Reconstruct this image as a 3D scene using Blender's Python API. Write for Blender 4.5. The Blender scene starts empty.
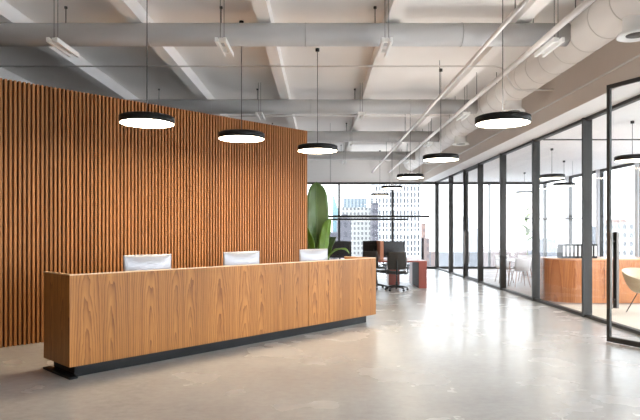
import bpy, bmesh, math, random
from mathutils import Vector, Matrix
random.seed(7)
R = math.radians
scene = bpy.context.scene
COL = scene.collection

# ------------------------------------------------------------------ materials
def new_mat(name):
    m = bpy.data.materials.new(name); m.use_nodes = True
    nt = m.node_tree
    return m, nt, nt.nodes, nt.links, nt.nodes['Principled BSDF']

def plain(name, col, rough=0.5, metal=0.0, spec=0.5, emit=None, estr=0.0, bump=0.0, bscale=60.0, var=0.0, vscale=4.0):
    m, nt, N, L, p = new_mat(name)
    p.inputs['Base Color'].default_value = (*col, 1)
    p.inputs['Roughness'].default_value = rough
    p.inputs['Metallic'].default_value = metal
    p.inputs['Specular IOR Level'].default_value = spec
    if emit:
        p.inputs['Emission Color'].default_value = (*emit, 1)
        p.inputs['Emission Strength'].default_value = estr
    tc = N.new('ShaderNodeTexCoord')
    if var:
        n = N.new('ShaderNodeTexNoise'); n.inputs['Scale'].default_value = vscale; n.inputs['Detail'].default_value = 5
        L.new(tc.outputs['Object'], n.inputs['Vector'])
        r = N.new('ShaderNodeMapRange'); r.inputs[3].default_value = 1 - var; r.inputs[4].default_value = 1 + var
        L.new(n.outputs['Fac'], r.inputs[0])
        mx = N.new('ShaderNodeMix'); mx.data_type = 'RGBA'; mx.blend_type = 'MULTIPLY'; mx.inputs[0].default_value = 1
        mx.inputs[6].default_value = (*col, 1); L.new(r.outputs[0], mx.inputs[7]); L.new(mx.outputs[2], p.inputs['Base Color'])
    if bump:
        n = N.new('ShaderNodeTexNoise'); n.inputs['Scale'].default_value = bscale
        L.new(tc.outputs['Object'], n.inputs['Vector'])
        b = N.new('ShaderNodeBump'); b.inputs['Strength'].default_value = bump; b.inputs['Distance'].default_value = 0.01
        L.new(n.outputs['Fac'], b.inputs['Height']); L.new(b.outputs[0], p.inputs['Normal'])
    return m

def mth(nt, op, a=None, b=None, c=None):
    n = nt.nodes.new('ShaderNodeMath'); n.operation = op
    for i, v in enumerate((a, b, c)):
        if v is None: continue
        if isinstance(v, (int, float)): n.inputs[i].default_value = v
        else: nt.links.new(v, n.inputs[i])
    return n.outputs[0]

def wood(name, dark, light, plank=0.3, ring=0.022, taper=0.07, rough=0.38, axis='x', tone=0.12, contrast=1.0, spec=0.4):
    """Plain-sawn veneer standing upright: growth rings cut by the board's face give cathedral arches."""
    m, nt, N, L, p = new_mat(name)
    tc = N.new('ShaderNodeTexCoord'); sp = N.new('ShaderNodeSeparateXYZ'); L.new(tc.outputs['Object'], sp.inputs[0])
    ax = sp.outputs['X'] if axis == 'x' else sp.outputs['Y']
    if axis == 'xy': ax = mth(nt, 'ADD', sp.outputs['X'], mth(nt, 'MULTIPLY', sp.outputs['Y'], 0.83))
    q = mth(nt, 'DIVIDE', ax, plank)
    idx = mth(nt, 'FLOOR', q)
    wn = N.new('ShaderNodeTexWhiteNoise'); wn.noise_dimensions = '1D'; L.new(idx, wn.inputs['W'])
    wn2 = N.new('ShaderNodeTexWhiteNoise'); wn2.noise_dimensions = '1D'; L.new(mth(nt, 'ADD', idx, 37.3), wn2.inputs['W'])
    xl = mth(nt, 'MULTIPLY', mth(nt, 'SUBTRACT', mth(nt, 'FRACT', q), mth(nt, 'ADD', 0.25, mth(nt, 'MULTIPLY', wn.outputs['Value'], 0.5))), plank)
    # noise stretched along the grain
    cb = N.new('ShaderNodeCombineXYZ'); L.new(mth(nt, 'MULTIPLY', ax, 5), cb.inputs[0]); L.new(mth(nt, 'MULTIPLY', sp.outputs['Z'], 1.1), cb.inputs[1])
    L.new(mth(nt, 'MULTIPLY', idx, 3.7), cb.inputs[2])
    ns = N.new('ShaderNodeTexNoise'); ns.inputs['Scale'].default_value = 1.6; ns.inputs['Detail'].default_value = 3; L.new(cb.outputs[0], ns.inputs['Vector'])
    d = mth(nt, 'ADD', mth(nt, 'MULTIPLY', sp.outputs['Z'], taper), mth(nt, 'MULTIPLY', wn2.outputs['Value'], 0.06))
    d = mth(nt, 'ADD', d, mth(nt, 'MULTIPLY', mth(nt, 'SUBTRACT', ns.outputs['Fac'], 0.5), 0.09))
    r = mth(nt, 'SQRT', mth(nt, 'ADD', mth(nt, 'MULTIPLY', xl, xl), mth(nt, 'MULTIPLY', d, d)))
    rg = mth(nt, 'FRACT', mth(nt, 'DIVIDE', r, ring))
    rg = mth(nt, 'POWER', rg, 2.2)
    # fine pores
    cb2 = N.new('ShaderNodeCombineXYZ'); L.new(mth(nt, 'MULTIPLY', ax, 160), cb2.inputs[0]); L.new(mth(nt, 'MULTIPLY', sp.outputs['Z'], 6), cb2.inputs[1]); L.new(sp.outputs['Y'], cb2.inputs[2])
    nf = N.new('ShaderNodeTexNoise'); nf.inputs['Scale'].default_value = 1; nf.inputs['Detail'].default_value = 2; L.new(cb2.outputs[0], nf.inputs['Vector'])
    f = mth(nt, 'ADD', mth(nt, 'MULTIPLY', rg, 0.6 * contrast), mth(nt, 'MULTIPLY', mth(nt, 'SUBTRACT', nf.outputs['Fac'], 0.3), 0.55 * contrast))
    mx = N.new('ShaderNodeMix'); mx.data_type = 'RGBA'; L.new(f, mx.inputs[0])
    mx.inputs[6].default_value = (*light, 1); mx.inputs[7].default_value = (*dark, 1)
    cb3 = N.new('ShaderNodeCombineXYZ'); L.new(mth(nt, 'MULTIPLY', ax, 17), cb3.inputs[0]); L.new(mth(nt, 'MULTIPLY', sp.outputs['Z'], .35), cb3.inputs[1]); L.new(idx, cb3.inputs[2])
    st = N.new('ShaderNodeTexNoise'); st.inputs['Scale'].default_value = 1; st.inputs['Detail'].default_value = 4; L.new(cb3.outputs[0], st.inputs['Vector'])
    f2 = mth(nt, 'ADD', f, mth(nt, 'MULTIPLY', mth(nt, 'SUBTRACT', st.outputs['Fac'], 0.45), 1.1 * contrast)); L.new(f2, mx.inputs[0])
    tn = N.new('ShaderNodeMapRange'); tn.inputs[3].default_value = 1 - tone; tn.inputs[4].default_value = 1 + tone; L.new(wn2.outputs['Value'], tn.inputs[0])
    mu = N.new('ShaderNodeMix'); mu.data_type = 'RGBA'; mu.blend_type = 'MULTIPLY'; mu.inputs[0].default_value = 1
    L.new(mx.outputs[2], mu.inputs[6]); L.new(tn.outputs[0], mu.inputs[7]); L.new(mu.outputs[2], p.inputs['Base Color'])
    p.inputs['Roughness'].default_value = rough; p.inputs['Specular IOR Level'].default_value = spec
    b = N.new('ShaderNodeBump'); b.inputs['Strength'].default_value = 0.08; b.inputs['Distance'].default_value = 0.003
    L.new(nf.outputs['Fac'], b.inputs['Height']); L.new(b.outputs[0], p.inputs['Normal'])
    return m

def glass_mat(name, tint=(1, 1, 1), refl=0.8):
    m = bpy.data.materials.new(name); m.use_nodes = True; nt = m.node_tree; N = nt.nodes; L = nt.links
    N.remove(N['Principled BSDF'])
    t = N.new('ShaderNodeBsdfTransparent'); t.inputs[0].default_value = (*tint, 1)
    g = N.new('ShaderNodeBsdfGlossy'); g.inputs['Roughness'].default_value = 0.02
    fr = N.new('ShaderNodeFresnel'); fr.inputs[0].default_value = 1.45
    mx = N.new('ShaderNodeMixShader'); ge = N.new('ShaderNodeNewGeometry')
    L.new(mth(nt, 'MULTIPLY', mth(nt, 'MULTIPLY', fr.outputs[0], refl), mth(nt, 'SUBTRACT', 1.0, ge.outputs['Backfacing'])), mx.inputs[0])
    L.new(t.outputs[0], mx.inputs[1]); L.new(g.outputs[0], mx.inputs[2]); L.new(mx.outputs[0], N['Material Output'].inputs[0])
    return m

def floor_mat():
    m, nt, N, L, p = new_mat('polished_concrete')
    tc = N.new('ShaderNodeTexCoord')
    a = N.new('ShaderNodeTexNoise'); a.inputs['Scale'].default_value = 0.9; a.inputs['Detail'].default_value = 5; a.inputs['Roughness'].default_value = 0.5
    b = N.new('ShaderNodeTexNoise'); b.inputs['Scale'].default_value = 10; b.inputs['Detail'].default_value = 7; b.inputs['Roughness'].default_value = 0.66
    mp = N.new('ShaderNodeMapping'); mp.inputs['Scale'].default_value = (1, 1.25, 1); L.new(tc.outputs['Object'], mp.inputs[0])
    L.new(tc.outputs['Object'], a.inputs['Vector']); L.new(mp.outputs[0], b.inputs['Vector'])
    s = mth(nt, 'ADD', mth(nt, 'MULTIPLY', a.outputs['Fac'], 0.5), mth(nt, 'MULTIPLY', b.outputs['Fac'], 0.5))
    cr = N.new('ShaderNodeValToRGB'); e = cr.color_ramp.elements
    e[0].position = 0.2; e[0].color = (*FLOOR_D, 1); e[1].position = 0.8; e[1].color = (*FLOOR_L, 1)
    L.new(s, cr.inputs[0]); L.new(cr.outputs[0], p.inputs['Base Color'])
    rr = N.new('ShaderNodeMapRange'); rr.inputs[1].default_value = 0.3; rr.inputs[2].default_value = 0.7; rr.inputs[3].default_value = 0.22; rr.inputs[4].default_value = 0.3
    L.new(a.outputs['Fac'], rr.inputs[0]); L.new(rr.outputs[0], p.inputs['Roughness'])
    p.inputs['Specular IOR Level'].default_value = 0.36
    return m

FLOOR_D = (0.29, 0.28, 0.266); FLOOR_L = (0.53, 0.522, 0.51)
PAINT = (0.87, 0.845, 0.82)
M = dict(
    floor=floor_mat(),
    paint=plain('warm_white_paint', PAINT, 0.7, spec=0.2, var=0.03, vscale=1.5),
    wallwhite=plain('white_wall_paint', (0.8, 0.78, 0.76), 0.7, spec=0.2),
    taupe=plain('taupe_paint_and_shade', (0.66, 0.59, 0.53), 0.75, spec=0.2, var=0.03),  # on the bulkhead face this tone paints in its shade
    duct=plain('painted_duct', (0.74, 0.70, 0.66), 0.5, spec=0.3, var=0.02),
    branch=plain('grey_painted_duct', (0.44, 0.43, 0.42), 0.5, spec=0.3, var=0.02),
    ductseam=plain('duct_seam', (0.60, 0.56, 0.52), 0.5),
    pipe=plain('pipe_paint', (0.66, 0.63, 0.60), 0.45),
    fixture=plain('fixture_white', (0.84, 0.84, 0.82), 0.4),
    wire=plain('dark_wire', (0.07, 0.065, 0.06), 0.5),
    black=plain('black_satin', (0.010, 0.010, 0.010), 0.5, spec=0.2),
    frame=plain('dark_anodised', (0.038, 0.036, 0.034), 0.5, spec=0.3),
    handle=plain('bronze_bar', (0.075, 0.062, 0.052), 0.35, metal=0.5),
    slat=wood('slat_oak', (0.13, 0.045, 0.013), (0.35, 0.15, 0.052), plank=0.060, ring=0.016, tone=0.16, rough=0.45, contrast=0.14, spec=0.15),
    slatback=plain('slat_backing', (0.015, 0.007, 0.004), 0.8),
    deskwood=wood('desk_veneer', (0.115, 0.036, 0.008), (0.44, 0.186, 0.048), plank=0.36, ring=0.026, tone=0.10, rough=0.4, spec=0.2),
    deskside=wood('desk_end_veneer', (0.115, 0.036, 0.008), (0.44, 0.186, 0.048), plank=0.36, ring=0.026, tone=0.10, rough=0.4, spec=0.2, axis='y'),
    desktop_wood=plain('desk_ledge', (0.66, 0.45, 0.27), 0.4),
    plinth=plain('plinth_black', (0.010, 0.0105, 0.011), 0.4, spec=0.1),
    silver=plain('silver_shell', (0.34, 0.35, 0.38), 0.4, metal=0.3),
    screen=plain('dark_screen', (0.012, 0.012, 0.014), 0.2),
    mahog=plain('mahogany_laminate', (0.27, 0.045, 0.022), 0.35, var=0.12, vscale=9),
    mahogshade=plain('laminate_shade_brown', (0.03, 0.011, 0.008), 0.6, spec=0.12),  # brown darkened to paint shade inside the bench desk's end
    divider=plain('divider_oak', (0.48, 0.2, 0.11), 0.5),
    monitor=plain('monitor_plastic', (0.02, 0.018, 0.017), 0.6, spec=0.25),
    meshfab=plain('chair_mesh', (0.032, 0.028, 0.024), 0.75, bump=0.3, bscale=300),
    seatfab=plain('chair_fabric', (0.035, 0.033, 0.032), 0.85),
    plastic=plain('chair_plastic', (0.022, 0.022, 0.024), 0.4),
    paper=plain('white_paper', (0.85, 0.85, 0.84), 0.6),
    counter=wood('side_counter_veneer', (0.30, 0.085, 0.024), (0.58, 0.235, 0.08), plank=0.42, ring=0.024, tone=0.12, rough=0.3, axis='xy'),
    countertop=plain('side_counter_top', (0.60, 0.32, 0.17), 0.3),
    sidefloor=plain('side_room_floor', (0.24, 0.18, 0.155), 0.5, spec=0.2, var=0.12, vscale=6),
    rug=plain('cream_rug', (0.60, 0.52, 0.43), 0.95, bump=0.3, bscale=200),
    cream=plain('cream_shell', (0.50, 0.39, 0.26), 0.4),
    tablewhite=plain('table_white', (0.58, 0.55, 0.54), 0.4),
    pinkwood=plain('pale_wood', (0.34, 0.19, 0.14), 0.5),
    leaf=plain('leaf_green', (0.055, 0.115, 0.018), 0.38, var=0.3, vscale=5),
    leaf2=plain('leaf_light_green', (0.10, 0.19, 0.018), 0.4, var=0.25, vscale=6),
    rib=plain('leaf_rib', (0.12, 0.19, 0.05), 0.5),
    pot=plain('pot_white', (0.80, 0.80, 0.80), 0.4),
    soil=plain('soil', (0.05, 0.035, 0.025), 0.95, bump=0.6, bscale=80),
    glass=glass_mat('partition_glass', (0.97, 0.975, 0.975), 0.75),
    winglass=glass_mat('window_glass', (0.62, 0.625, 0.63), 0.4),
    tintglass=glass_mat('tinted_side_glass', (0.66, 0.665, 0.67), 0.4),
    sideglass=glass_mat('side_window_glass', (0.98, 0.985, 0.99), 0.4),
    column=plain('column_grey', (0.74, 0.75, 0.78), 0.6),
    lampglow=plain('lamp_diffuser', (0.9, 0.88, 0.82), 0.5, emit=(1.0, 0.88, 0.70), estr=10.0),
    warmglow=plain('warm_lamp_diffuser', (0.9, 0.88, 0.82), 0.5, emit=(1.0, 0.82, 0.58), estr=24.0),
    fillglow=plain('added_ceiling_fill', (0.9, 0.9, 0.88), 0.5, emit=(1.0, 0.95, 0.91), estr=7.5),  # glow of the added rings that fill the ceiling with light
    lineglow=plain('linear_diffuser', (0.9, 0.88, 0.82), 0.5, emit=(1.0, 0.9, 0.75), estr=.15),
    ground=plain('city_ground', (0.5, 0.48, 0.47), 0.95, var=0.2, vscale=0.02),
)

def facade(name, wall, glass, px, pz, fx, fz, axis='x'):
    """Rows of windows as a pattern in the wall: px, pz the pitch in metres, fx, fz the share that is glass."""
    m, nt, N, L, p = new_mat(name)
    tc = N.new('ShaderNodeTexCoord'); sp = N.new('ShaderNodeSeparateXYZ'); L.new(tc.outputs['Object'], sp.inputs[0])
    u = mth(nt, 'FRACT', mth(nt, 'DIVIDE', mth(nt, 'ADD', sp.outputs['X'], sp.outputs['Y']), px))
    v = mth(nt, 'FRACT', mth(nt, 'DIVIDE', sp.outputs['Z'], pz))
    f = mth(nt, 'MULTIPLY', mth(nt, 'LESS_THAN', u, fx), mth(nt, 'LESS_THAN', v, fz))
    mx = N.new('ShaderNodeMix'); mx.data_type = 'RGBA'; L.new(f, mx.inputs[0])
    mx.inputs[6].default_value = (*wall, 1); mx.inputs[7].default_value = (*glass, 1); L.new(mx.outputs[2], p.inputs['Base Color'])
    p.inputs['Roughness'].default_value = 0.7; p.inputs['Specular IOR Level'].default_value = 0.2
    return m

# ------------------------------------------------------------------ mesh helpers
class MB:
    def __init__(self): self.bm = bmesh.new()
    def box(self, x0, x1, y0, y1, z0, z1, bevel=0.0):
        t = bmesh.new()
        r = bmesh.ops.create_cube(t, size=1)
        bmesh.ops.scale(t, vec=(x1 - x0, y1 - y0, z1 - z0), verts=t.verts)
        bmesh.ops.translate(t, vec=((x0 + x1) / 2, (y0 + y1) / 2, (z0 + z1) / 2), verts=t.verts)
        if bevel: bmesh.ops.bevel(t, geom=t.edges[:], offset=bevel, segments=2, affect='EDGES', profile=0.7)
        self.take(t); return self
    def take(self, t, mat=None):
        if mat is not None: bmesh.ops.transform(t, matrix=mat, verts=t.verts)
        me = bpy.data.meshes.new('tmp'); t.to_mesh(me); t.free(); self.bm.from_mesh(me); bpy.data.meshes.remove(me); return self
    def obox(self, c, size, rot=(0, 0, 0), bevel=0.0):
        t = bmesh.new(); bmesh.ops.create_cube(t, size=1); bmesh.ops.scale(t, vec=size, verts=t.verts)
        if bevel: bmesh.ops.bevel(t, geom=t.edges[:], offset=bevel, segments=2, affect='EDGES', profile=0.7)
        from mathutils import Euler
        return self.take(t, Matrix.Translation(c) @ Euler(rot).to_matrix().to_4x4())
    def tube(self, pts, r, seg=12, fillet=0.0, cap=True):
        pts = [Vector(p) for p in pts]
        if fillet:
            out = [pts[0]]
            for a, b, c in zip(pts, pts[1:], pts[2:]):
                d1 = (a - b).normalized(); d2 = (c - b).normalized(); k = min(fillet, (a - b).length * .49, (c - b).length * .49)
                p1, p2 = b + d1 * k, b + d2 * k
                for i in range(7):
                    t = i / 6; out.append(p1 * (1 - t) ** 2 + b * 2 * t * (1 - t) + p2 * t * t)
            out.append(pts[-1]); pts = out
        rs = r if isinstance(r, (list, tuple)) else [r] * len(pts)
        rings = []; prev = None
        for i, p in enumerate(pts):
            d = (pts[min(i + 1, len(pts) - 1)] - pts[max(i - 1, 0)]).normalized()
            if prev is None:
                up = Vector((0, 0, 1)) if abs(d.z) < .9 else Vector((1, 0, 0)); n = d.cross(up).normalized()
            else:
                n = (prev - d * prev.dot(d)).normalized()
            prev = n; b = d.cross(n)
            rings.append([self.bm.verts.new(p + (n * math.cos(2 * math.pi * k / seg) + b * math.sin(2 * math.pi * k / seg)) * rs[i]) for k in range(seg)])
        for a, b in zip(rings, rings[1:]):
            for k in range(seg):
                f = self.bm.faces.new((a[k], a[(k + 1) % seg], b[(k + 1) % seg], b[k])); f.smooth = True
        if cap:
            self.bm.faces.new(rings[0][::-1]); self.bm.faces.new(rings[-1])
        return self
    def lathe(self, prof, c=(0, 0, 0), seg=32, smooth=True, axis='z'):
        rings = []
        for r, z in prof:
            if r < 1e-6: rings.append([self.bm.verts.new((c[0], c[1], c[2] + z))])
            else: rings.append([self.bm.verts.new((c[0] + r * math.cos(2 * math.pi * k / seg), c[1] + r * math.sin(2 * math.pi * k / seg), c[2] + z)) for k in range(seg)])
        for a, b in zip(rings, rings[1:]):
            for k in range(seg):
                k2 = (k + 1) % seg
                vs = [a[k % len(a)], a[k2 % len(a)], b[k2 % len(b)], b[k % len(b)]]
                u = []
                for v in vs:
                    if v not in u: u.append(v)
                if len(u) > 2:
                    f = self.bm.faces.new(u); f.smooth = smooth
        return self
    def prism(self, poly, z0, z1):
        lo = [self.bm.verts.new((x, y, z0)) for x, y in poly]; hi = [self.bm.verts.new((x, y, z1)) for x, y in poly]
        n = len(poly)
        for k in range(n): self.bm.faces.new((lo[k], lo[(k + 1) % n], hi[(k + 1) % n], hi[k]))
        self.bm.faces.new(lo[::-1]); self.bm.faces.new(hi); return self
    def sheet(self, grid, th):
        """A curved sheet of real thickness from a grid of points."""
        g = [[Vector(p) for p in row] for row in grid]; nu, nv = len(g), len(g[0])
        def nrm(i, j):
            a = g[min(i + 1, nu - 1)][j] - g[max(i - 1, 0)][j]; b = g[i][min(j + 1, nv - 1)] - g[i][max(j - 1, 0)]
            n = a.cross(b); return n.normalized() if n.length > 1e-9 else Vector((0, 0, 1))
        A = [[self.bm.verts.new(g[i][j] + nrm(i, j) * th / 2) for j in range(nv)] for i in range(nu)]
        B = [[self.bm.verts.new(g[i][j] - nrm(i, j) * th / 2) for j in range(nv)] for i in range(nu)]
        for i in range(nu - 1):
            for j in range(nv - 1):
                for q in ((A[i][j], A[i + 1][j], A[i + 1][j + 1], A[i][j + 1]), (B[i][j + 1], B[i + 1][j + 1], B[i + 1][j], B[i][j])):
                    f = self.bm.faces.new(q); f.smooth = True
        for i in range(nu - 1):
            self.bm.faces.new((A[i][0], B[i][0], B[i + 1][0], A[i + 1][0])); self.bm.faces.new((A[i + 1][-1], B[i + 1][-1], B[i][-1], A[i][-1]))
        for j in range(nv - 1):
            self.bm.faces.new((A[0][j + 1], B[0][j + 1], B[0][j], A[0][j])); self.bm.faces.new((A[-1][j], B[-1][j], B[-1][j + 1], A[-1][j + 1]))
        return self
    def build(self, name, mat, parent=None, label=None):
        bmesh.ops.recalc_face_normals(self.bm, faces=self.bm.faces)
        me = bpy.data.meshes.new(name); self.bm.to_mesh(me); self.bm.free()
        me.materials.append(mat)
        o = bpy.data.objects.new(name, me); COL.objects.link(o)
        if parent is not None: o.parent = parent
        if label: o['label'] = label
        return o

def empty(name, loc=(0, 0, 0), rz=0.0):
    o = bpy.data.objects.new(name, None); COL.objects.link(o); o.location = loc; o.rotation_euler = (0, 0, rz); o.empty_display_size = 0.1
    return o
def tag(o, label, cat, group=None):
    o['label'] = label; o['category'] = cat
    if group: o['group'] = group
    return o
def struct(o, label=None, cat=None):
    o['kind'] = 'structure'
    if label: o['label'] = label
    if cat: o['category'] = cat
    return o
def dup(root, loc=None, rz=None, label=None):
    r = root.copy(); COL.objects.link(r)
    if loc is not None: r.location = loc
    if rz is not None: r.rotation_euler = (0, 0, rz)
    if label: r['label'] = label
    for ch in list(root.children):
        c = ch.copy(); COL.objects.link(c); c.parent = r
        for g in list(ch.children):
            d = g.copy(); COL.objects.link(d); d.parent = c
    return r
def box(name, m, *a, parent=None, bevel=0.0, label=None): return MB().box(*a, bevel=bevel).build(name, m, parent, label)

EYE = 1.6
SLAB = EYE + 3.18; RIBZ = EYE + 2.955
GX, FY, BY, EX = 4.96, 24.2, -4.5, 9.55         # glass partition, far facade, wall behind, outer side facade
HEAD = EYE + 2.10
SOFX = 4.35

# ------------------------------------------------------------------ room shell
struct(box('floor', M['floor'], -9, GX, BY, FY + .1, -0.2, 0), 'polished beige grey concrete floor of the lobby', 'floor')
struct(box('floor_right', M['sidefloor'], GX, EX + .1, BY, FY + .1, -0.2, 0), 'brown glossy floor of the room behind the glass partition', 'floor')
ceil = struct(box('ceiling', M['paint'], -9, GX + .1, BY, FY + .1, SLAB, SLAB + .25), 'warm white ribbed concrete ceiling of the lobby', 'ceiling')
for k in range(-4, 3):
    x = -0.79 + 1.83 * k
    box('beam', M['paint'], x - .095, x + .095, BY, FY, RIBZ, SLAB, parent=ceil)
cr = struct(box('ceiling_right', M['wallwhite'], GX + .06, EX + .1, BY, FY + .1, HEAD - .01, HEAD + .3), 'flat white ceiling of the room behind the glass partition', 'ceiling')
box('ceiling_track', M['frame'], GX + .12, EX - .1, 12.93, 12.97, HEAD - .035, HEAD - .01, parent=cr, label='thin dark track across the ceiling')
blk = struct(box('trim_1', M['wallwhite'], SOFX + .012, GX + .06, BY, FY, HEAD, SLAB), 'white soffit of the bulkhead above the glass partition', 'soffit')
box('bulkhead_shade_face', M['taupe'], SOFX, SOFX + .012, BY, FY, HEAD, SLAB, parent=blk, label='upright face of the bulkhead, its shade painted taupe')  # shade on this face is put into its brown colour
struct(box('wall_left_outer', M['slatback'], -9.15, -9, BY, FY, 0, SLAB))
# far wall: lintel over the windows and a solid part behind the slatted partition
wf = struct(box('wall_far', M['wallwhite'], -9, EX + .1, FY, FY + .25, HEAD - .03, SLAB + .2), 'white band of wall above the far windows', 'wall')
box('wall_panel', M['taupe'], -9, -1.0, FY, FY + .25, 0, HEAD - .03, parent=wf)
# wall behind the camera with broad window openings, and the near end of the side room
wb = struct(box('wall_back', M['wallwhite'], -9, EX + .1, BY - .2, BY, 3.7, SLAB + .2))
for x0, x1 in ((-9.15, 5.1), (9.4, 9.65)):
    box('pier', M['wallwhite'], x0, x1, BY - .2, BY, 0, 3.7, parent=wb)
box('sill', M['wallwhite'], -9, EX + .1, BY - .2, BY, 0, .12, parent=wb)

# slatted timber partition, running diagonally from the lower left into the room
SL0 = Vector((-4.387, 7.80)); SL1 = Vector((-.273, 11.93)); sd = (SL1 - SL0).normalized(); sang = math.atan2(sd.y, sd.x)
SLEN = (SL1 - SL0).length; EXT = 2.6; SH = 3.697
sw = empty('wall_left', (SL1.x - sd.y * .037 - sd.x * .03, SL1.y + sd.x * .037 - sd.y * .03, 0), sang)          # local x runs back along the wall (negative), y behind it
struct(sw, 'freestanding wall clad in upright reddish brown timber slats', 'slatted wall')
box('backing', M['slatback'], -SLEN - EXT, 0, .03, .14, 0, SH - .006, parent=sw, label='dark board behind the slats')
mb = MB(); P = 0.060
n = int((SLEN + EXT) / P)
for i in range(n):
    x = -.030 - i * P
    mb.box(x - .0155, x + .0155, -.055, .0305, 0.0, SH)
mb.build('slat_cladding', M['slat'], sw)
box('end_board', M['slat'], 0, .022, -.055, .15, 0, SH, parent=sw)

# far windows
def far_window(i, x0, x1, label):
    w = empty('window_%d' % i, ((x0 + x1) / 2, FY, 0)); struct(w, label, 'window')
    h = (x1 - x0) / 2; t = .045
    f = MB(); f.box(-h, -h + t, -.06, .06, 0, HEAD - .03).box(h - t, h, -.06, .06, 0, HEAD - .03)
    f.box(-h + t, h - t, -.06, .06, 0, .09).box(-h + t, h - t, -.06, .06, HEAD - .12, HEAD - .03); f.build('window_frame', M['frame'], w)
    box('glass_pane', M['winglass'], -h + t, h - t, -.006, .006, .09, HEAD - .12, parent=w)
far_window(1, -1.0, .81, 'far window beside the end of the slatted wall, a green plant before it')
far_window(2, .81, 3.08, 'far window behind the black chairs and monitors')
far_window(3, 3.08, GX - .02, 'narrow far window in the corner by the glass partition')
far_window(4, GX + .02, 7.2, 'far window behind the glass partition, next to the corner')
far_window(5, 7.2, EX, 'far window of the side room in its outer corner')
# outer side facade of the side room
ys = [FY - 2.4 * k for k in range(13)]
for k in range(12):
    y1, y0 = ys[k], ys[k + 1]
    w = empty('window_%d' % (6 + k), (EX, (y0 + y1) / 2, 0)); struct(w)
    if k < 3: struct(w, 'outer window of the side room, %s from the far corner' % ('first', 'second', 'third')[k], 'window')
    h = (y1 - y0) / 2
    f = MB(); f.box(-.05, .05, -h + .1, -h + .14, .1, HEAD - .1).box(-.05, .05, h - .14, h - .1, .1, HEAD - .1)
    f.box(-.05, .05, -h + .1, h - .1, 0, .1).box(-.05, .05, -h + .1, h - .1, HEAD - .1, HEAD - .01); f.build('window_frame', M['frame'], w)
    box('column', M['column'], -.1, .1, -h - .1, -h + .1, 0, HEAD - .01, parent=w, label='pale grey column between the outer windows')
    box('glass_pane', M['tintglass' if k < 4 else 'sideglass'], -.006, .006, -h + .14, h - .14, .1, HEAD - .1, parent=w)
struct(box('wall_right_outer', M['wallwhite'], EX - .05, EX + .1, BY, ys[-1] - .1, 0, HEAD))

# glass partition
gp = empty('wall_right', (GX, 0, 0)); struct(gp, 'glass partition with dark upright mullions along the lobby', 'glass partition')
MULL = [FY - .08, 21.54, 19.37, 17.58, 15.42, 13.07, 10.57, 8.36]
PY0 = MULL[-1]
for y in MULL:
    box('mullion', M['frame'], -.085, .085, y - .03, y + .03, 0, HEAD, parent=gp)
box('top_rail', M['frame'], -.05, .05, PY0 + .03, MULL[0] - .03, HEAD - .05, HEAD, parent=gp)
box('bottom_rail', M['frame'], -.05, .05, PY0 + .03, MULL[0] - .03, 0, .055, parent=gp)
for a, b in zip(MULL, MULL[1:]):
    if a == 19.37: continue
    box('glass_pane', M['glass'], -.006, .006, b + .03, a - .03, .055, HEAD - .05, parent=gp)
# the opening of the near door, and glass beyond it behind the camera
box('threshold', M['frame'], -.05, .05, 6.45, PY0 - .03, 0, .012, parent=gp)
for y in (6.42, 3.9, 1.4, -1.6, BY + .05):
    box('mullion', M['frame'], -.085, .085, y - .03, y + .03, 0, HEAD, parent=gp)
box('header', M['frame'], -.05, .05, BY + .08, PY0 - .03, HEAD - .04, HEAD, parent=gp)
for b, a in ((3.9, 6.42), (1.4, 3.9), (-1.6, 1.4), (BY + .05, -1.6)):
    box('glass_pane', M['glass'], -.006, .006, b + .03, a - .03, .02, HEAD - .05, parent=gp)

def glass_door(name, loc, rz, W, H, label, handle_at):
    d = empty(name, loc, rz); struct(d, label, 'glass door')
    s = .05
    box('stile', M['frame'], 0, s, -.022, .022, .012, H, parent=d); box('stile', M['frame'], W - s, W, -.022, .022, .012, H, parent=d)
    box('top_rail', M['frame'], s, W - s, -.022, .022, H - .055, H, parent=d); box('bottom_rail', M['frame'], s, W - s, -.022, .022, .012, .085, parent=d)
    box('glass_pane', M['glass'], s, W - s, -.006, .006, .085, H - .055, parent=d)
    for sy in (-1, 1):
        oy = .08 if sy > 0 else -.055
        hb = MB().box(handle_at - .03, handle_at + .03, oy - .026, oy + .026, .49, 1.585, bevel=.004)
        for z in (.62, 1.45): hb.tube([(handle_at, sy * .004, z), (handle_at, oy, z)], .01, 8)
        hb.build('handle', M['handle'], d, 'tall dark bronze bar handle')
    return d
ha = math.atan2(6.49 - 8.20, 4.96 - 4.145)
glass_door('door_1', (4.145, 8.20, 0), ha, 1.87, HEAD - .002, 'tall glass door with dark frame standing open into the lobby', .075)
glass_door('door_2', (GX, 19.33, 0), R(-90), 1.71, HEAD - .06, 'closed glass door in the far half of the glass partition', .05)

# ------------------------------------------------------------------ ducts and pipes
TX, TZ, TR = 3.757, EYE + 2.78, .276
DY = [8.06, 12.72, 16.75, 21.0]; DR = .158
FX = [-3.5, -1.3, .88, 3.12]
for k, y in enumerate(DY):
    d = empty('branch_duct', (0, y, TZ))
    tag(d, ('nearest crosswise round duct, crossing the top of the picture over the slatted wall', 'second crosswise round duct, just above the slatted wall\'s top', 'third crosswise round duct, above the middle disc pendants', 'farthest crosswise round duct, close to the far windows')[k], 'air duct', 'round ducts across the ceiling')
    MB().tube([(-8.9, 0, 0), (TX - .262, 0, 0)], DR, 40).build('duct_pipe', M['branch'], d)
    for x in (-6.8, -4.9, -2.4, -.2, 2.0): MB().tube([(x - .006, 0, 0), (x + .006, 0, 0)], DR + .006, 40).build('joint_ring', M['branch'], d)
    for x in [-5.7] + FX:
        MB().tube([(x - .1, 0, DR), (x - .1, 0, SLAB - TZ)], .007, 6).lathe([(.0, 0), (.022, 0), (.022, .03), (0, .03)], (x - .1, 0, SLAB - TZ - .03), 10).build('hanger_rod', M['wire'], d)
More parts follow.
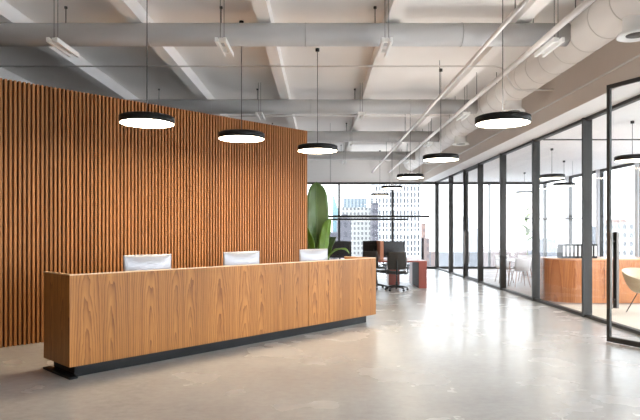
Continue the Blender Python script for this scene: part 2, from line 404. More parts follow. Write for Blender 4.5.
t = empty('trunk_duct', (TX, 0, TZ)); tag(t, 'large pale spiral duct running lengthwise above the glass partition', 'air duct')
MB().tube([(0, BY + .02, 0), (0, FY - .6, 0)], TR, 48).build('duct_pipe', M['duct'], t)
for i in range(34):
    y = 4.6 + i * .56
    MB().tube([(0, y - .008, 0), (0, y + .008, 0)], TR + .005, 48).build('seam_ring', M['ductseam'], t)
for y in (6.75, 11.05, 15.2, 19.35):
    df = MB().lathe([(.15, 0), (.15, -.14), (.21, -.20), (.22, -.225), (.20, -.225), (.15, -.18), (.12, -.18), (.12, -.21), (.0, -.21)], (0, y, -TR + .03), 32).build('diffuser', M['fixture'], t, 'round white air outlet under the duct')
    MB().lathe([(.118, 0), (.118, -.012), (.0, -.012)], (0, y, -TR + .03 - .2), 24).build('grille', M['wire'], df)
    MB().tube([(-.22, y + .35, .17), (-.22, y + .35, SLAB - TZ)], .006, 6).build('hanger_rod', M['wire'], t)

def pipe(label, pts, r, fillet=0.0, clips=()):
    a = Vector(pts[0]); p = empty('ceiling_pipe', a); tag(p, label, 'pipe')
    MB().tube([Vector(q) - a for q in pts], r, 14, fillet).build('tube', M['pipe'], p)
    for q, top in clips:
        q = Vector(q) - a
        MB().tube([q + Vector((0, 0, r * .6)), (q.x, q.y, top - a.z)], .006, 6).build('hanger_rod', M['wire'], p)
    return p
zp = EYE + 2.5
pipe('slim white pipe running lengthwise under the ceiling, the one nearer the desk', [(2.23, BY + .02, zp), (2.23, FY - .02, zp)], .029, clips=[((2.23, y, zp), SLAB) for y in (6.5, 10.6, 14.9, 19.1)])
pipe('thicker white pipe running lengthwise beside the large spiral duct', [(2.92, BY + .02, zp), (2.92, FY - .02, zp)], .038, clips=[((2.92, y, zp), SLAB if not 2.7 < 2.92 < 2.98 else RIBZ) for y in (6.5, 10.6, 14.9, 19.1)])
pipe('thin crosswise conduit behind the nearest duct, bending under the spiral duct', [(-8.9, 10.0, EYE + 2.895), (3.22, 10.0, EYE + 2.895), (3.40, 10.0, EYE + 2.47), (4.1, 10.0, EYE + 2.485)], .014, .16)
pipe('thin crosswise conduit above the third disc pendant, ending by the spiral duct', [(-8.9, 14.5, EYE + 2.93), (3.4, 14.5, EYE + 2.93)], .014)
pipe('slim white conduit fixed along the shade-toned bulkhead', [(SOFX - .018, BY + .02, EYE + 2.385), (SOFX - .018, FY - .02, EYE + 2.385)], .018)

# twin-tube lights hung under the crosswise ducts
def twin_light():
    f = empty('twin_tube_light', (0, 0, 0)); tag(f, '', 'ceiling light', 'twin-tube lights under the ducts')
    for sx in (-1, 1):
        MB().box(sx * .055 - .02, sx * .055 + .02, -.34, .34, -.03, .03, bevel=.008).build('tube', M['fixture'], f)
    for y in (-.23, .23): MB().box(-.035, .035, y - .03, y + .03, .0, .05).build('bracket', M['fixture'], f)
    MB().tube([(-.02, -.23, .05), (-.02, -.23, SLAB - (EYE + 2.50))], .004, 6).build('wire', M['wire'], f)
    MB().tube([(.03, -.23, .05), (.03, -.23, SLAB - (EYE + 2.50))], .004, 6).build('wire', M['wire'], f)
    return f
proto = twin_light(); used = False
rown = ('nearest', 'second', 'third', 'farthest'); coln = ('first', 'second', 'third', 'last')
for k, y in enumerate(DY):
    for j, x in enumerate(FX):
        if (k, j) in ((1, 0), (2, 0), (2, 1), (3, 0), (3, 1)): continue      # behind the slatted wall
        lab = 'white twin-tube light under the %s crosswise duct, %s' % (rown[k], ('above the slatted wall\'s near part', 'above the slatted wall\'s middle' if k == 0 else 'peeping over the slatted wall', 'at mid-ceiling', 'beside the spiral duct')[j])
        o = proto if not used else dup(proto)
        used = True
        o.location = (x, y - .3, EYE + 2.50); o['label'] = lab

# pendant lamps
def pendant(ztop, D=.7, up=False):
    p = empty('pendant_lamp', (0, 0, 0)); r = D / 2
    MB().lathe([(r - .012, 0), (r, 0), (r, .085), (r - .02, .095), (0, .095), (0, .08), (r - .012, .08), (r - .012, 0)], seg=64).build('lamp_shade', M['black'], p)
    MB().lathe([(0, .004), (r - .013, .004), (r - .013, .03), (0, .03)], seg=64).build('diffuser', M['lampglow' if up or D < .7 else 'warmglow'], p, 'glowing cream disc')
    if up: MB().lathe([(.05, .096), (r - .05, .096), (r - .05, .099), (.05, .099), (.05, .096)], seg=48).build('added_uplight', M['fillglow'], p, 'glowing ring on the lamp\'s upper face')  # uplight ring added out of sight to brighten the ceiling
    MB().tube([(0, 0, .095), (0, 0, ztop)], .006, 6).build('cable', M['wire'], p)
    MB().lathe([(0, ztop - .05), (.035, ztop - .05), (.035, ztop), (0, ztop)], seg=16).build('canopy', M['black'], p)
    return p
LZ = EYE + 1.39
p0 = pendant(SLAB - LZ); p1 = pendant(SLAB - LZ, up=True)
lamps = [
    (-2.244, 7.38, 'largest of the three black disc pendants hanging over the reception desk', 'pendants over the reception desk'),
    (-1.19, 8.62, 'middle one of the three black disc pendants over the reception desk', 'pendants over the reception desk'),
    (-.044, 9.91, 'smallest of the three black disc pendants over the desk, at the slatted wall\'s end', 'pendants over the reception desk'),
    (2.37, 7.38, 'largest black disc pendant of the row beside the spiral duct', 'pendants along the glass partition'),
    (2.37, 11.16, 'second black disc pendant of the row beside the spiral duct, counted from the camera', 'pendants along the glass partition'),
    (2.37, 14.94, 'third disc pendant of the row beside the spiral duct, just above the far window head', 'pendants along the glass partition'),
    (2.37, 18.72, 'fourth disc pendant of the long row, seen before the white tower', 'pendants along the glass partition'),
    (2.37, 22.5, 'farthest and smallest disc pendant of the long row, seen before the white tower', 'pendants along the glass partition')]
for i, (x, y, lab, g) in enumerate(lamps):
    o = (p0 if i == 0 else p1 if i == 3 else dup(p0 if i < 3 else p1))
    o.location = (x, y, LZ); tag(o, lab, 'pendant lamp', g)
s0 = pendant(HEAD - .01 - (EYE + 1.33), .62)
for i, (x, y, lab) in enumerate(((5.93, 10.8, 'black disc pendant behind the glass of the open door'), (5.87, 14.4, 'black disc pendant in the side room, beside the mullion before the curved counter'),
        (7.25, 16.9, 'disc pendant hanging above the meeting table in the side room'), (7.3, 20.3, 'farthest small disc pendant in the side room, near the outer windows'))):
    o = s0 if i == 0 else dup(s0)
    o.location = (x, y, EYE + 1.33); tag(o, lab, 'pendant lamp', 'pendants of the side room')

# slim linear lamps over the desks
def linear(x0, x1, y, z, top, lab, th=.06):
    h = (x1 - x0) / 2; p = empty('linear_pendant', ((x0 + x1) / 2, y, z)); tag(p, lab, 'pendant lamp', 'slim linear pendants over desks')
    box('lamp_bar', M['black'], -h, h, -.03, .03, 0, th, parent=p); box('diffuser', M['lineglow'], -h + .02, h - .02, -.018, .018, -.003, .001, parent=p)
    for x in (-h + .3, h - .3): MB().tube([(x, 0, th), (x, 0, top - z)], .004, 6).build('cable', M['wire'], p)
linear(.0, 3.22, 16.75, EYE + .40, SLAB, 'slim black linear pendant over the red desk, the nearer and longer looking')
linear(.1, 3.25, 21.1, EYE + .40, SLAB, 'slim black linear pendant farther back, before the far windows')
linear(6.15, 7.85, 17.0, EYE + .36, HEAD - .01, 'slim dark linear pendant over the meeting table behind the glass', .03)

# ------------------------------------------------------------------ reception desk
DC = Vector((-2.69, 6.11)); DEND = Vector((.987, 10.03)); dd = (DEND - DC).normalized(); dang = math.atan2(dd.y, dd.x); DL = (DEND - DC).length
DB, DT, DD = .132, 1.132, .70
desk = empty('reception_desk', (DC.x, DC.y, 0), dang); tag(desk, 'long wood veneer reception desk on a recessed black plinth', 'reception desk')
SEAM = 3.67
box('front_panel', M['deskwood'], 0.0, SEAM - .005, 0, .04, DB, DT - .012, parent=desk, bevel=.002)
box('front_panel', M['deskwood'], SEAM + .005, DL, 0, .04, DB, DT - .012, parent=desk, bevel=.002)
box('end_panel', M['deskside'], 0, .04, .04, DD, DB, DT - .012, parent=desk, bevel=.002)
box('end_panel', M['deskside'], DL - .04, DL, .04, DD, DB, DT - .012, parent=desk, bevel=.002)
MB().box(-.001, DL + .001, -.001, .042, DT - .012, DT).box(-.001, .042, .042, DD, DT - .012, DT).box(DL - .042, DL + .001, .042, DD, DT - .012, DT).build('edge_band', M['desktop_wood'], desk, 'pale wood edge along the top of the panels')
box('worktop', M['desktop_wood'], .04, DL - .04, .04, DD, .72, .75, parent=desk)
box('bottom_board', M['deskside'], .04, DL - .04, .04, DD, DB, DB + .03, parent=desk)
box('plinth', M['plinth'], .09, DL - .17, .085, DD - .06, 0, DB, parent=desk, label='recessed black plinth')
box('base_plate', M['plinth'], .0, .09, .0, DD + .02, 0, .022, parent=desk, label='flat black plate under the desk\'s free end')

def desk_pt(t, nrm): return DC + dd * t + Vector((-dd.y, dd.x)) * nrm
def computer():
    c = empty('desktop_computer'); W, H = .67, .44
    mb = MB(); g = []
    for i in range(13):
        row = []
        for j in range(25):
            u = j / 24 * 2 - 1; v = i / 12 * 2 - 1
            bul = (1 - abs(u) ** 2.6) * (1 - abs(v) ** 2.6)
            row.append((u * W / 2 * (1 - .025 * (1 - v) * .5), -.008 - .05 * bul, .11 + (v + 1) / 2 * H))
        g.append(row)
    mb.sheet(g, .012); mb.build('back_shell', M['silver'], c)
    box('screen', M['screen'], -W / 2 + .012, W / 2 - .012, .004, .012, .12, .11 + H - .008, parent=c)
    MB().box(-.09, .09, -.09, .09, 0, .01, bevel=.003).obox((0, -.06, .13), (.17, .012, .26), (R(12), 0, 0), .004).build('stand', M['silver'], c)
    return c
c0 = computer()
for i, (t, lab) in enumerate(((1.157, 'silver desktop computer seen from behind, nearest the desk\'s free end'), (2.676, 'silver desktop computer seen from behind, at the middle of the reception desk'), (4.2, 'silver desktop computer seen from behind, in front of the big green plant'))):
    o = c0 if i == 0 else dup(c0)
    q = desk_pt(t, .40); o.location = (q.x, q.y, .75); o.rotation_euler = (0, 0, dang); tag(o, lab, 'computer', 'computers on the reception desk')

# ------------------------------------------------------------------ big-leaved plant behind the slatted wall
def leaf_grid(base, ang, length, width, rise, droop, twist=0.0, nu=17, nv=9, tipw=.0):
    """Paddle leaf: arches from its base along heading ang; face roughly towards the heading's side."""
    g = []; h = Vector((math.cos(ang), math.sin(ang), 0))
    for i in range(nu):
        s = i / (nu - 1)
        el = rise - droop * s * s
        c = Vector(base)
        m = 12
        for k in range(m):
            e = rise - droop * (s * (k + .5) / m) ** 2
            c = c + (h * math.cos(e) + Vector((0, 0, 1)) * math.sin(e)) * (length * s / m)
        w = width / 2 * min(1, (s / .16) ** .8 + .03) * math.sqrt(max(0, 1 - max(0, (s - .55) / .45) ** 2.6))
        w = max(w, .006)
        side = Vector((-h.y, h.x, 0)); nrm = (-h * math.sin(el) + Vector((0, 0, 1)) * math.cos(el))
        side = (side * math.cos(twist) + nrm * math.sin(twist)); nn = (nrm * math.cos(twist) - Vector((-h.y, h.x, 0)) * math.sin(twist))
        row = []
        for j in range(nv):
            u = j / (nv - 1) * 2 - 1
            row.append(c + side * u * w + nn * (abs(u) * w * .28 + .012 * math.sin(s * 21 + u * 3) * abs(u)))
        g.append(row)
    return g
pl = empty('banana_plant', (-.02, 12.9, 0)); tag(pl, 'tall potted plant with a big paddle leaf at the slatted wall\'s end', 'plant')
MB().lathe([(0, 0), (.17, 0), (.19, .02), (.24, .42), (.25, .44), (.225, .44), (.215, .40), (0, .40)], seg=36).build('pot', M['pot'], pl)
MB().lathe([(0, .41), (.21, .40), (.21, .39), (0, .39)], seg=24).build('soil', M['soil'], pl)
LV = [((-.05, .0, 1.1), R(95), 1.63, .52, R(88), R(6), R(8), 'leaf'), ((.08, -.1, .95), R(-30), .95, .26, R(84), R(18), R(-30), 'leaf2'),
      ((-.15, -.08, .9), R(200), .9, .3, R(80), R(25), R(20), 'leaf2'), ((.12, -.05, .85), R(-5), .75, .16, R(62), R(120), R(10), 'leaf2'),
      ((-.1, .1, .9), R(140), 1.1, .34, R(72), R(40), R(10), 'leaf'), ((.1, .12, .8), R(60), .9, .3, R(70), R(60), R(0), 'leaf')]
for b, a, ln, w, ri, dr, tw, mt in LV:
    g = leaf_grid(b, a, ln, w, ri, dr, tw)
    l = MB().sheet(g, .004).build('leaf', M[mt], pl)
    mid = [Vector(r[4]) for r in g]
    MB().tube(mid[:-1], [.014 * (1 - .8 * k / len(mid)) for k in range(len(mid) - 1)], 6).build('midrib', M['rib'], l)
    MB().tube([(b[0] * .3, b[1] * .3, .40), (b[0] * .6, b[1] * .6, .40 + (b[2] - .4) * .5), b], [.022, .018, .013], 8).build('stem', M['rib'], pl)

# ------------------------------------------------------------------ red bench desk with monitors and chairs
bx = empty('bench_desk', (0, 15.86, 0)); tag(bx, 'red mahogany bench desk with a deep end panel, behind the black chairs', 'desk')
DX0, DX1, DW, DH = -1.6, 2.98, 1.74, .765
box('desk_top', M['mahog'], DX0, DX1 - .22, .0, DW, DH - .035, DH, parent=bx, bevel=.003)
box('end_panel', M['mahog'], DX1 - .22, DX1, 0, DW, 0, DH, parent=bx, bevel=.003); box('end_panel', M['mahog'], DX0 - .22, DX0, 0, DW, 0, DH, parent=bx, bevel=.003)
box('pedestal', M['mahog'], 2.0, 2.32, .7, 1.2, 0.03, DH - .035, parent=bx, bevel=.003)
box('inner_shade_sheet', M['mahogshade'], DX1 - .228, DX1 - .22, .0, 1.1, .01, DH - .035, parent=bx, label='dark brown sheet painting the shade inside the end panel')  # dark sheet stands in for shade on the panel's inner side
box('divider_panel', M['divider'], 1.71, 1.80, .25, 1.5, DH, 1.31, parent=bx, label='upright light wood divider on the desk')
def monitor():
    m = empty('computer_monitor'); W, H = .66, .42
    MB().box(-W / 2, W / 2, -.02, .02, .07, .12 + H, bevel=.006).box(-.16, .16, .02, .05, .2, .42, bevel=.01).build('housing', M['monitor'], m)
    box('screen', M['screen'], -W / 2 + .012, W / 2 - .012, -.023, -.02, .13, .11 + H, parent=m)
    MB().lathe([(0, 0), (.12, 0), (.12, .012), (0, .012)], seg=24).tube([(0, .03, .01), (0, .035, .3)], .02, 8).build('stand', M['plastic'], m)
    return m
m0 = monitor()
for i, (x, y, rz, lab) in enumerate(((2.10, 16.32, 0, 'black monitor right of the wood divider, the largest looking one, on the red desk'), (.57, 16.32, 0, 'black monitor on the red desk, the nearer one beside the green plant'),
        (1.62, 17.15, math.pi, 'black monitor on the far side of the red desk, left of the wood divider'), (.42, 17.15, math.pi, 'black monitor on the red desk\'s far side, half behind the one by the plant'))):
    o = m0 if i == 0 else dup(m0)
    o.location = (x, y, DH); o.rotation_euler = (0, 0, rz); tag(o, lab, 'monitor', 'monitors on the red desk')
pp = MB().obox((0, 0, .006), (.3, .22, .012), (0, 0, .2)).build('paper_stack', M['paper']); pp.location = (2.58, 16.2, DH); tag(pp, 'small stack of white papers on the red desk behind the chair', 'papers')

def office_chair():
    c = empty('office_chair')
    MB().tube([(0, 0, .09), (0, 0, .24)], .03, 12).tube([(0, 0, .22), (0, 0, .44)], .018, 10).build('gas_column', M['plastic'], c)
    b = MB()
    for k in range(5):
        a = R(18 + 72 * k); b.tube([(0, 0, .115), (.17 * math.cos(a), .17 * math.sin(a), .10), (.31 * math.cos(a), .31 * math.sin(a), .075)], [.032, .024, .016], 8)
    base = b.build('star_base', M['plastic'], c)
    for k in range(5):
        a = R(18 + 72 * k); x, y = .31 * math.cos(a), .31 * math.sin(a)
        MB().tube([(x - .022 * math.sin(a), y + .022 * math.cos(a), .03), (x + .022 * math.sin(a), y - .022 * math.cos(a), .03)], .03, 14).tube([(x, y, .05), (x, y, .08)], .008, 6).build('caster', M['plastic'], base)
    g = [[((j / 10 - .5) * .50, -.25 + i / 8 * .5, .48 + .03 * abs(j / 5 - 1) ** 2 - (.03 if i == 8 else 0) * 1) for j in range(11)] for i in range(9)]
    MB().sheet(g, .055).build('seat', M['seatfab'], c)
    g = []
    for i in range(13):
        s = i / 12; w = .23 + .025 * math.sin(math.pi * s); z = .58 + .47 * s
        g.append([((j / 10 - .5) * 2 * w, -.27 - .05 * math.sin(math.pi * s * .9) - .06 * s + .05 * abs(j / 5 - 1) ** 2, z) for j in range(11)])
    bk = MB().sheet(g, .018).build('backrest', M['meshfab'], c)
    rim = [g[0][0]] + [r[0] for r in g] + g[-1][1:] + [r[-1] for r in g[::-1]][1:] + g[0][::-1][1:]
    MB().tube(rim, .014, 8).build('back_frame', M['plastic'], bk)
    MB().tube([(0, -.08, .44), (0, -.28, .47), (0, -.335, .62), (0, -.36, .84)], [.03, .03, .024, .016], 10).build('spine', M['plastic'], c)
    for sx in (-1, 1):
        ar = MB().tube([(sx * .2, 0, .45), (sx * .3, 0, .46), (sx * .3, -.02, .68)], .018, 8, .05).build('arm_support', M['plastic'], c)
        MB().box(sx * .3 - .045, sx * .3 + .045, -.14, .13, .675, .705, bevel=.01).build('armrest', M['plastic'], ar)
    return c
ch0 = office_chair(); ch0.location = (2.06, 15.3, 0); ch0.rotation_euler = (0, 0, R(-6))
tag(ch0, 'black mesh office chair with armrests pulled up to the red desk, fully in view', 'office chair', 'office chairs at the red desk')
dup(ch0, (1.57, 15.8, 0), R(-40), 'black office chair half hidden behind the reception desk\'s end')

# ------------------------------------------------------------------ side room behind the glass
rg = MB().box(5.12, 9.2, 6.2, 12.3, 0, .012).build('area_rug', M['rug']); tag(rg, 'cream rug in front of the curved wooden counter', 'rug')
# curved counter: straight front with a rounded end towards the partition
cn = empty('curved_counter', (5.16, 12.62, 0)); tag(cn, 'curved wooden counter behind the glass with files on it', 'counter')
def rounded(L, D, r, inset=0.0):
    pts = []
    for k in range(13):
        a = R(270 - 90 * k / 12); pts.append((r + (r - inset) * math.cos(a), r + (r - inset) * math.sin(a)))
    pts += [(0 + inset, D - inset), (L, D - inset), (L, inset)]
    return pts
MB().prism(rounded(4.1, .95, .7, .015), 0, .955).build('body', M['counter'], cn)
MB().prism(rounded(4.1, .95, .7), .955, .985).build('counter_top', M['countertop'], cn)
MB().box(1.15, 1.156, .008, .015, .1, .94).box(2.1, 2.106, .008, .015, .1, .94).box(3.1, 3.106, .008, .015, .1, .94).build('door_gap', M['plinth'], cn)
def binder():
    b = empty('ring_binder'); w = .078
    MB().box(-w / 2, w / 2, 0, .28, 0, .32, bevel=.004).build('cover', M['black'], b)
    box('spine_label', M['paper'], -.023, .023, -.003, .0005, .05, .28, parent=b, label='white paper label')
    return b
b0 = binder()
for i in range(9):
    o = b0 if i == 0 else dup(b0)
    o.location = (5.49 + i * .089, 12.80, .985)
    tag(o, ('leftmost black ring binder of the row on the curved counter' if i == 0 else 'rightmost black ring binder of the row, beside the open door\'s stile' if i == 8 else
            'black ring binder with white spine label, %s from the row\'s curved-counter end' % ('', 'second', 'third', 'fourth', 'fifth', 'sixth', 'seventh', 'eighth')[i]), 'binder', 'ring binders on the curved counter')

# cream shell armchair
ac = empty('shell_armchair', (6.28, 10.95, .012), R(15)); tag(ac, 'cream shell armchair on thin dark legs behind the open glass door', 'armchair')
g = []
for i in range(15):
    s = i / 14
    row = []
    for j in range(21):
        a = R(-130 + 260 * j / 20) - R(90) + R(180)          # bowl open towards +y... front at -y handled by height
        r = .10 + .29 * s ** .7
        back = (1 + math.cos(a - R(90))) / 2
        z = .40 + (s ** 2.0) * (.24 + .22 * back)
        row.append((r * math.cos(a) * 1.12, r * math.sin(a), z))
    g.append(row)
MB().sheet(g, .016).build('shell', M['cream'], ac)
MB().lathe([(0, .395), (.12, .40), (.2, .42), (.2, .432), (.12, .43), (0, .43)], seg=28).build('seat_pad', M['cream'], ac)
for sx, sy in ((-1, -1), (1, -1), (-1, 1), (1, 1)):
    MB().tube([(sx * .1, sy * .1, .40), (sx * .24, sy * .24, 0)], .009, 8).build('leg', M['black'], ac)

# meeting table and chairs
mt = empty('meeting_table', (6.35, 17.0, 0)); tag(mt, 'white meeting table with pale legs behind the glass partition', 'table')
box('table_top', M['tablewhite'], -.95, .95, -.5, .5, .715, .745, parent=mt, bevel=.005)
for sx in (-1, 1):
    for sy in (-1, 1): MB().tube([(sx * .8, sy * .38, .715), (sx * .86, sy * .43, 0)], [.026, .018], 10).build('leg', M['pinkwood'], mt)
def side_chair():
    c = empty('meeting_chair')
    g = []
    for i in range(13):
        s = i / 12
        y = .22 - .44 * min(1, s / .55) if s < .55 else -.22 - .07 * (s - .55) / .45
        z = .45 if s < .48 else .45 + .38 * ((s - .48) / .52) ** 1.1
        g.append([((j / 8 - .5) * .44, y + .05 * abs(j / 4 - 1) ** 2 * (s > .55), z + .02 * abs(j / 4 - 1) ** 2) for j in range(9)])
    MB().sheet(g, .014).build('shell', M['tablewhite'], c)
    for sx in (-1, 1):
        for sy in (-1, 1): MB().tube([(sx * .14, sy * .14, .45), (sx * .22, sy * .22, 0)], [.017, .011], 8).build('leg', M['pinkwood'], c)
    return c
sc0 = side_chair()
for i, (x, y, rz, lab) in enumerate(((5.75, 16.35, 0, 'white shell chair at the meeting table, nearest the glass partition'), (6.4, 16.3, R(8), 'white shell chair at the middle of the meeting table\'s near side'),
        (7.0, 16.35, R(-5), 'white shell chair at the meeting table, hidden partly by the curved counter'), (5.75, 17.75, R(180), 'white shell chair across the meeting table, by the partition'),
        (6.45, 17.75, R(172), 'white shell chair across the meeting table, at its middle'))):
    o = sc0 if i == 0 else dup(sc0)
    o.location = (x, y, 0); o.rotation_euler = (0, 0, rz); tag(o, lab, 'chair', 'chairs around the meeting table')
dk = dup(ch0, (5.85, 14.7, 0), R(70), 'dark office chair beside the curved counter\'s rounded end, behind the glass'); dk['group'] = 'office chairs of the side room'

tp = empty('slender_plant', (7.35, 20.2, 0)); tag(tp, 'slender potted plant with light green leaves in the side room', 'plant')
MB().lathe([(0, 0), (.15, 0), (.2, .38), (.21, .4), (.18, .4), (.18, .36), (0, .36)], seg=28).build('pot', M['pot'], tp)
MB().tube([(0, 0, .36), (.03, .02, 1.3), (-.03, 0, 2.3)], [.02, .015, .008], 8).build('stem', M['rib'], tp)
for k in range(11):
    a = k * 2.4; z = 1.2 + .11 * k
    MB().sheet(leaf_grid((0, 0, z), a, .42 - .012 * k, .17, R(50), R(85), .2, 9, 5), .004).build('leaf', M['leaf2'], tp)

# ------------------------------------------------------------------ the city outside
GZ = -55.0
gd = struct(box('ground', M['ground'], -1500, 1500, -1500, 1500, GZ - 1, GZ), 'hazy city ground far below', 'ground')
def px(x, Y): return (x - 320) / 569 * Y                   # picture bearing to metres at distance Y
def py(y, Y): return EYE + (231 - y) / 569 * Y
def tower(name, x0, x1, Y, top, depth, mats, label, cat='building', group=None, roof=None):
    X0, X1 = px(x0, Y), px(x1, Y); zt = py(top, Y)
    t = empty(name, ((X0 + X1) / 2, Y, GZ)); tag(t, label, cat, group); h = (X1 - X0) / 2
    box('facade', mats, -h, h, 0, depth, 0, zt - GZ, parent=t)
    if roof: roof(t, h, depth, zt - GZ)
    return t, h, zt - GZ
F = dict(
    white=plain('white_concrete', (0.62, 0.62, 0.62), 0.8, spec=0.1),
    darkglass=plain('tower_glass', (0.06, 0.065, 0.075), 0.3),
    grid=facade('beige_grid', (0.46, 0.45, 0.42), (0.17, 0.17, 0.175), 2.0, 2.6, .5, .55),
    blue=facade('blue_glass_grid', (0.36, 0.385, 0.40), (0.19, 0.235, 0.265), 1.9, 30, .45, .95),
    grey=facade('grey_stone', (0.115, 0.112, 0.125), (0.075, 0.074, 0.085), 2.2, 3.4, .5, .6),
    slate=facade('slate_bands', (0.125, 0.118, 0.13), (0.08, 0.078, 0.09), 40, 3.2, 1, .5),
    teal=plain('teal_glass', (0.13, 0.22, 0.24), 0.25),
    brick=facade('rose_brick', (0.40, 0.27, 0.23), (0.24, 0.18, 0.17), 2.6, 3.3, .5, .5),
    pale=facade('pale_grid', (0.19, 0.19, 0.20), (0.12, 0.128, 0.145), 2.4, 3.3, .5, .55),
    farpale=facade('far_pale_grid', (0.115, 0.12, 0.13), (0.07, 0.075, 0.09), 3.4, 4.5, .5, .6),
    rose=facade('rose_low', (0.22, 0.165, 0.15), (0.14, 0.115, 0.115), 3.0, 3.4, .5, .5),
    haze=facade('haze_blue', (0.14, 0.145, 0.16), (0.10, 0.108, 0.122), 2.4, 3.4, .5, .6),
)
# white grid tower: dark glass body, real white piers and floor bands
Y = 260.0; t, h, H = tower('office_tower', 374.5, 420, Y, 90, 22, F['darkglass'], 'tall white grid office tower filling the middle far window')
mb = MB(); n = 13
for i in range(n + 1):
    x = -h + 2 * h * i / n; mb.box(x - .42, x + .42, -.7, 0, 0, H)
for k in range(int(H / 2.75) + 1):
    z = k * 2.75; mb.box(-h - .4, h + .4, -.5, 0, z, z + (1.5 if k % 4 == 0 else .62))
mb.build('facade_grid', F['white'], t)
tower('office_tower', 372.5, 378.5, 235, 203, 10, F['slate'], 'slim grey tower standing before the white grid tower\'s edge')
def stepped(t, h, d, H):
    box('upper_block', F['blue'], -h + 1, h - 3, 3, d - 3, H, H + 5.2, parent=t)
tower('office_block', 342, 373, 300, 207.5, 20, F['grid'], 'pale grid office block with a bluish upper storey', roof=stepped)
def dome(t, h, d, H):
    mb = MB(); pts = []
    for k in range(13):
        a = math.pi * k / 12; pts.append((-h * math.cos(a), H + h * 1.0 * math.sin(a)))
    lo = [mb.bm.verts.new((x, 0, z)) for x, z in pts]; hi = [mb.bm.verts.new((x, d, z)) for x, z in pts]
    for k in range(12): mb.bm.faces.new((lo[k], lo[k + 1], hi[k + 1], hi[k]))
    mb.bm.faces.new(lo); mb.bm.faces.new(hi[::-1]); mb.bm.faces.new((lo[0], hi[0], hi[-1], lo[-1])); mb.build('vaulted_roof', F['grey'], t)
tower('vaulted_tower', 337.5, 351, 210, 221, 12, F['grey'], 'grey tower with a rounded top, left of the pale grid block', roof=dome)
Y = 240.0
sp = empty('glass_spire', (px(335.5, Y), Y, GZ)); tag(sp, 'pointed teal glass spire beside the grey rounded tower', 'building')
mb = MB(); b = [mb.bm.verts.new(v) for v in ((-1.4, 0, 0), (1.4, 0, 0), (1.4, 4, 0), (-1.4, 4, 0))]
m_ = [mb.bm.verts.new(v) for v in ((-1.2, 0, py(212, Y) - GZ), (1.5, 0, py(212, Y) - GZ), (1.5, 4, py(212, Y) - GZ), (-1.2, 4, py(212, Y) - GZ))]
tip = mb.bm.verts.new((-1.1, 1, py(192, Y) - GZ))
for k in range(4):
    mb.bm.faces.new((b[k], b[(k + 1) % 4], m_[(k + 1) % 4], m_[k])); mb.bm.faces.new((m_[k], m_[(k + 1) % 4], tip))
mb.bm.faces.new(b[::-1]); mb.build('glass_body', F['teal'], sp)
tower('office_block', 322, 341, 160, 232, 12, F['slate'], 'low grey block with dark bands below the teal spire')
tower('office_tower', 421, 425.5, 280, 223.5, 12, F['brick'], 'slim rose brick tower just right of the white grid tower')
tower('apartment_block', 424, 429.5, 260, 238, 12, F['rose'], 'lower rose block at the foot of the rose brick tower')
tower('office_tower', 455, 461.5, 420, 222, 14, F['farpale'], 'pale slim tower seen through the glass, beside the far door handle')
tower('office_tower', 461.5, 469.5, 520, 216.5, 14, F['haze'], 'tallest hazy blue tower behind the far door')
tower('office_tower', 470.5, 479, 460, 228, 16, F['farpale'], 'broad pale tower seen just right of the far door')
tower('apartment_block', 599, 607.5, 190, 226, 10, F['pale'], 'white gridded apartment block seen left of the open door\'s handle')
tower('apartment_block', 621, 652, 170, 223, 12, F['grid'], 'plain white block seen through the open door\'s glass')
tower('office_block', 618, 627, 230, 219, 10, F['brick'], 'rose block rising behind the plain white block')
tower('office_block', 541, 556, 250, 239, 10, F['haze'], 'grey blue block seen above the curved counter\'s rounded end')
low = 'low pale building in the hazy skyline beyond the far windows'
rnd = random.Random(3); k = 0
x = 424.0
while x < 640:
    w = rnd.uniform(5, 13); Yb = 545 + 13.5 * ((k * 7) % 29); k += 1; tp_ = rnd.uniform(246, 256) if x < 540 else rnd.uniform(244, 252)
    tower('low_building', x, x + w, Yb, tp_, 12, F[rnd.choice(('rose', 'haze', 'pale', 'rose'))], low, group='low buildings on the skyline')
    x += w * rnd.uniform(.75, 1.0)
x = 318.0
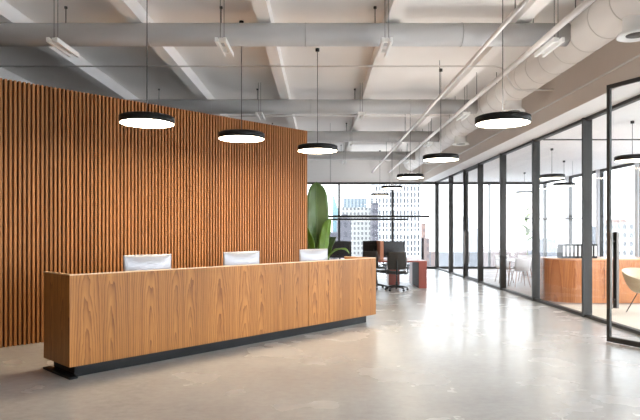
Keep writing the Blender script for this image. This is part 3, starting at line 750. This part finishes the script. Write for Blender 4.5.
while x < 345:
    w = rnd.uniform(6, 10); tower('low_building', x, x + w, rnd.uniform(300, 500), rnd.uniform(236, 246), 12, F[rnd.choice(('rose', 'haze'))], low, group='low buildings on the skyline'); x += w

# ------------------------------------------------------------------ light
SKY = 7.0
w = bpy.data.worlds.new('overcast_sky'); scene.world = w; w.use_nodes = True; nt = w.node_tree
tc = nt.nodes.new('ShaderNodeTexCoord'); sx = nt.nodes.new('ShaderNodeSeparateXYZ'); nt.links.new(tc.outputs['Generated'], sx.inputs[0])
rp = nt.nodes.new('ShaderNodeValToRGB'); e = rp.color_ramp.elements
e[0].position = 0.0; e[0].color = (0.93, 0.97, 1.0, 1); e[1].position = 0.55; e[1].color = (0.80, 0.90, 1.0, 1)
nt.links.new(sx.outputs['Z'], rp.inputs[0]); bg = nt.nodes['Background']; nt.links.new(rp.outputs[0], bg.inputs[0]); bg.inputs[1].default_value = SKY

def portal(loc, rot, sx_, sy_):
    l = bpy.data.lights.new('window_portal', 'AREA'); l.shape = 'RECTANGLE'; l.size = sx_; l.size_y = sy_; l.cycles.is_portal = True
    o = bpy.data.objects.new('window_portal', l); COL.objects.link(o); o.location = loc; o.rotation_euler = rot
portal(((EX - 1.5) / 2, FY + .3, HEAD / 2), (R(-90), 0, 0), EX + 1.5, HEAD)
portal((EX + .2, (FY + ys[-1]) / 2, HEAD / 2), (0, R(90), 0), HEAD, FY - ys[-1])
portal((7.25, BY - .3, 1.9), (R(90), 0, 0), 4.4, 3.6)

# ------------------------------------------------------------------ camera
cam = bpy.data.cameras.new('camera'); co = bpy.data.objects.new('camera', cam); COL.objects.link(co)
co.location = (0, 0, EYE); co.rotation_euler = (R(90), 0, 0)
cam.sensor_width = 36; cam.lens = 32.0; cam.shift_y = 21 / 640; cam.clip_end = 3000
scene.camera = co
vs = scene.view_settings
vs.view_transform = 'Standard'; vs.look = 'None'; vs.gamma = 1; vs.use_curve_mapping = False; vs.exposure = 1.0
scene.cycles.max_bounces = 12; scene.cycles.diffuse_bounces = 10; scene.cycles.transparent_max_bounces = 24
scene.cycles.use_denoising = True; scene.cycles.sample_clamp_indirect = 8
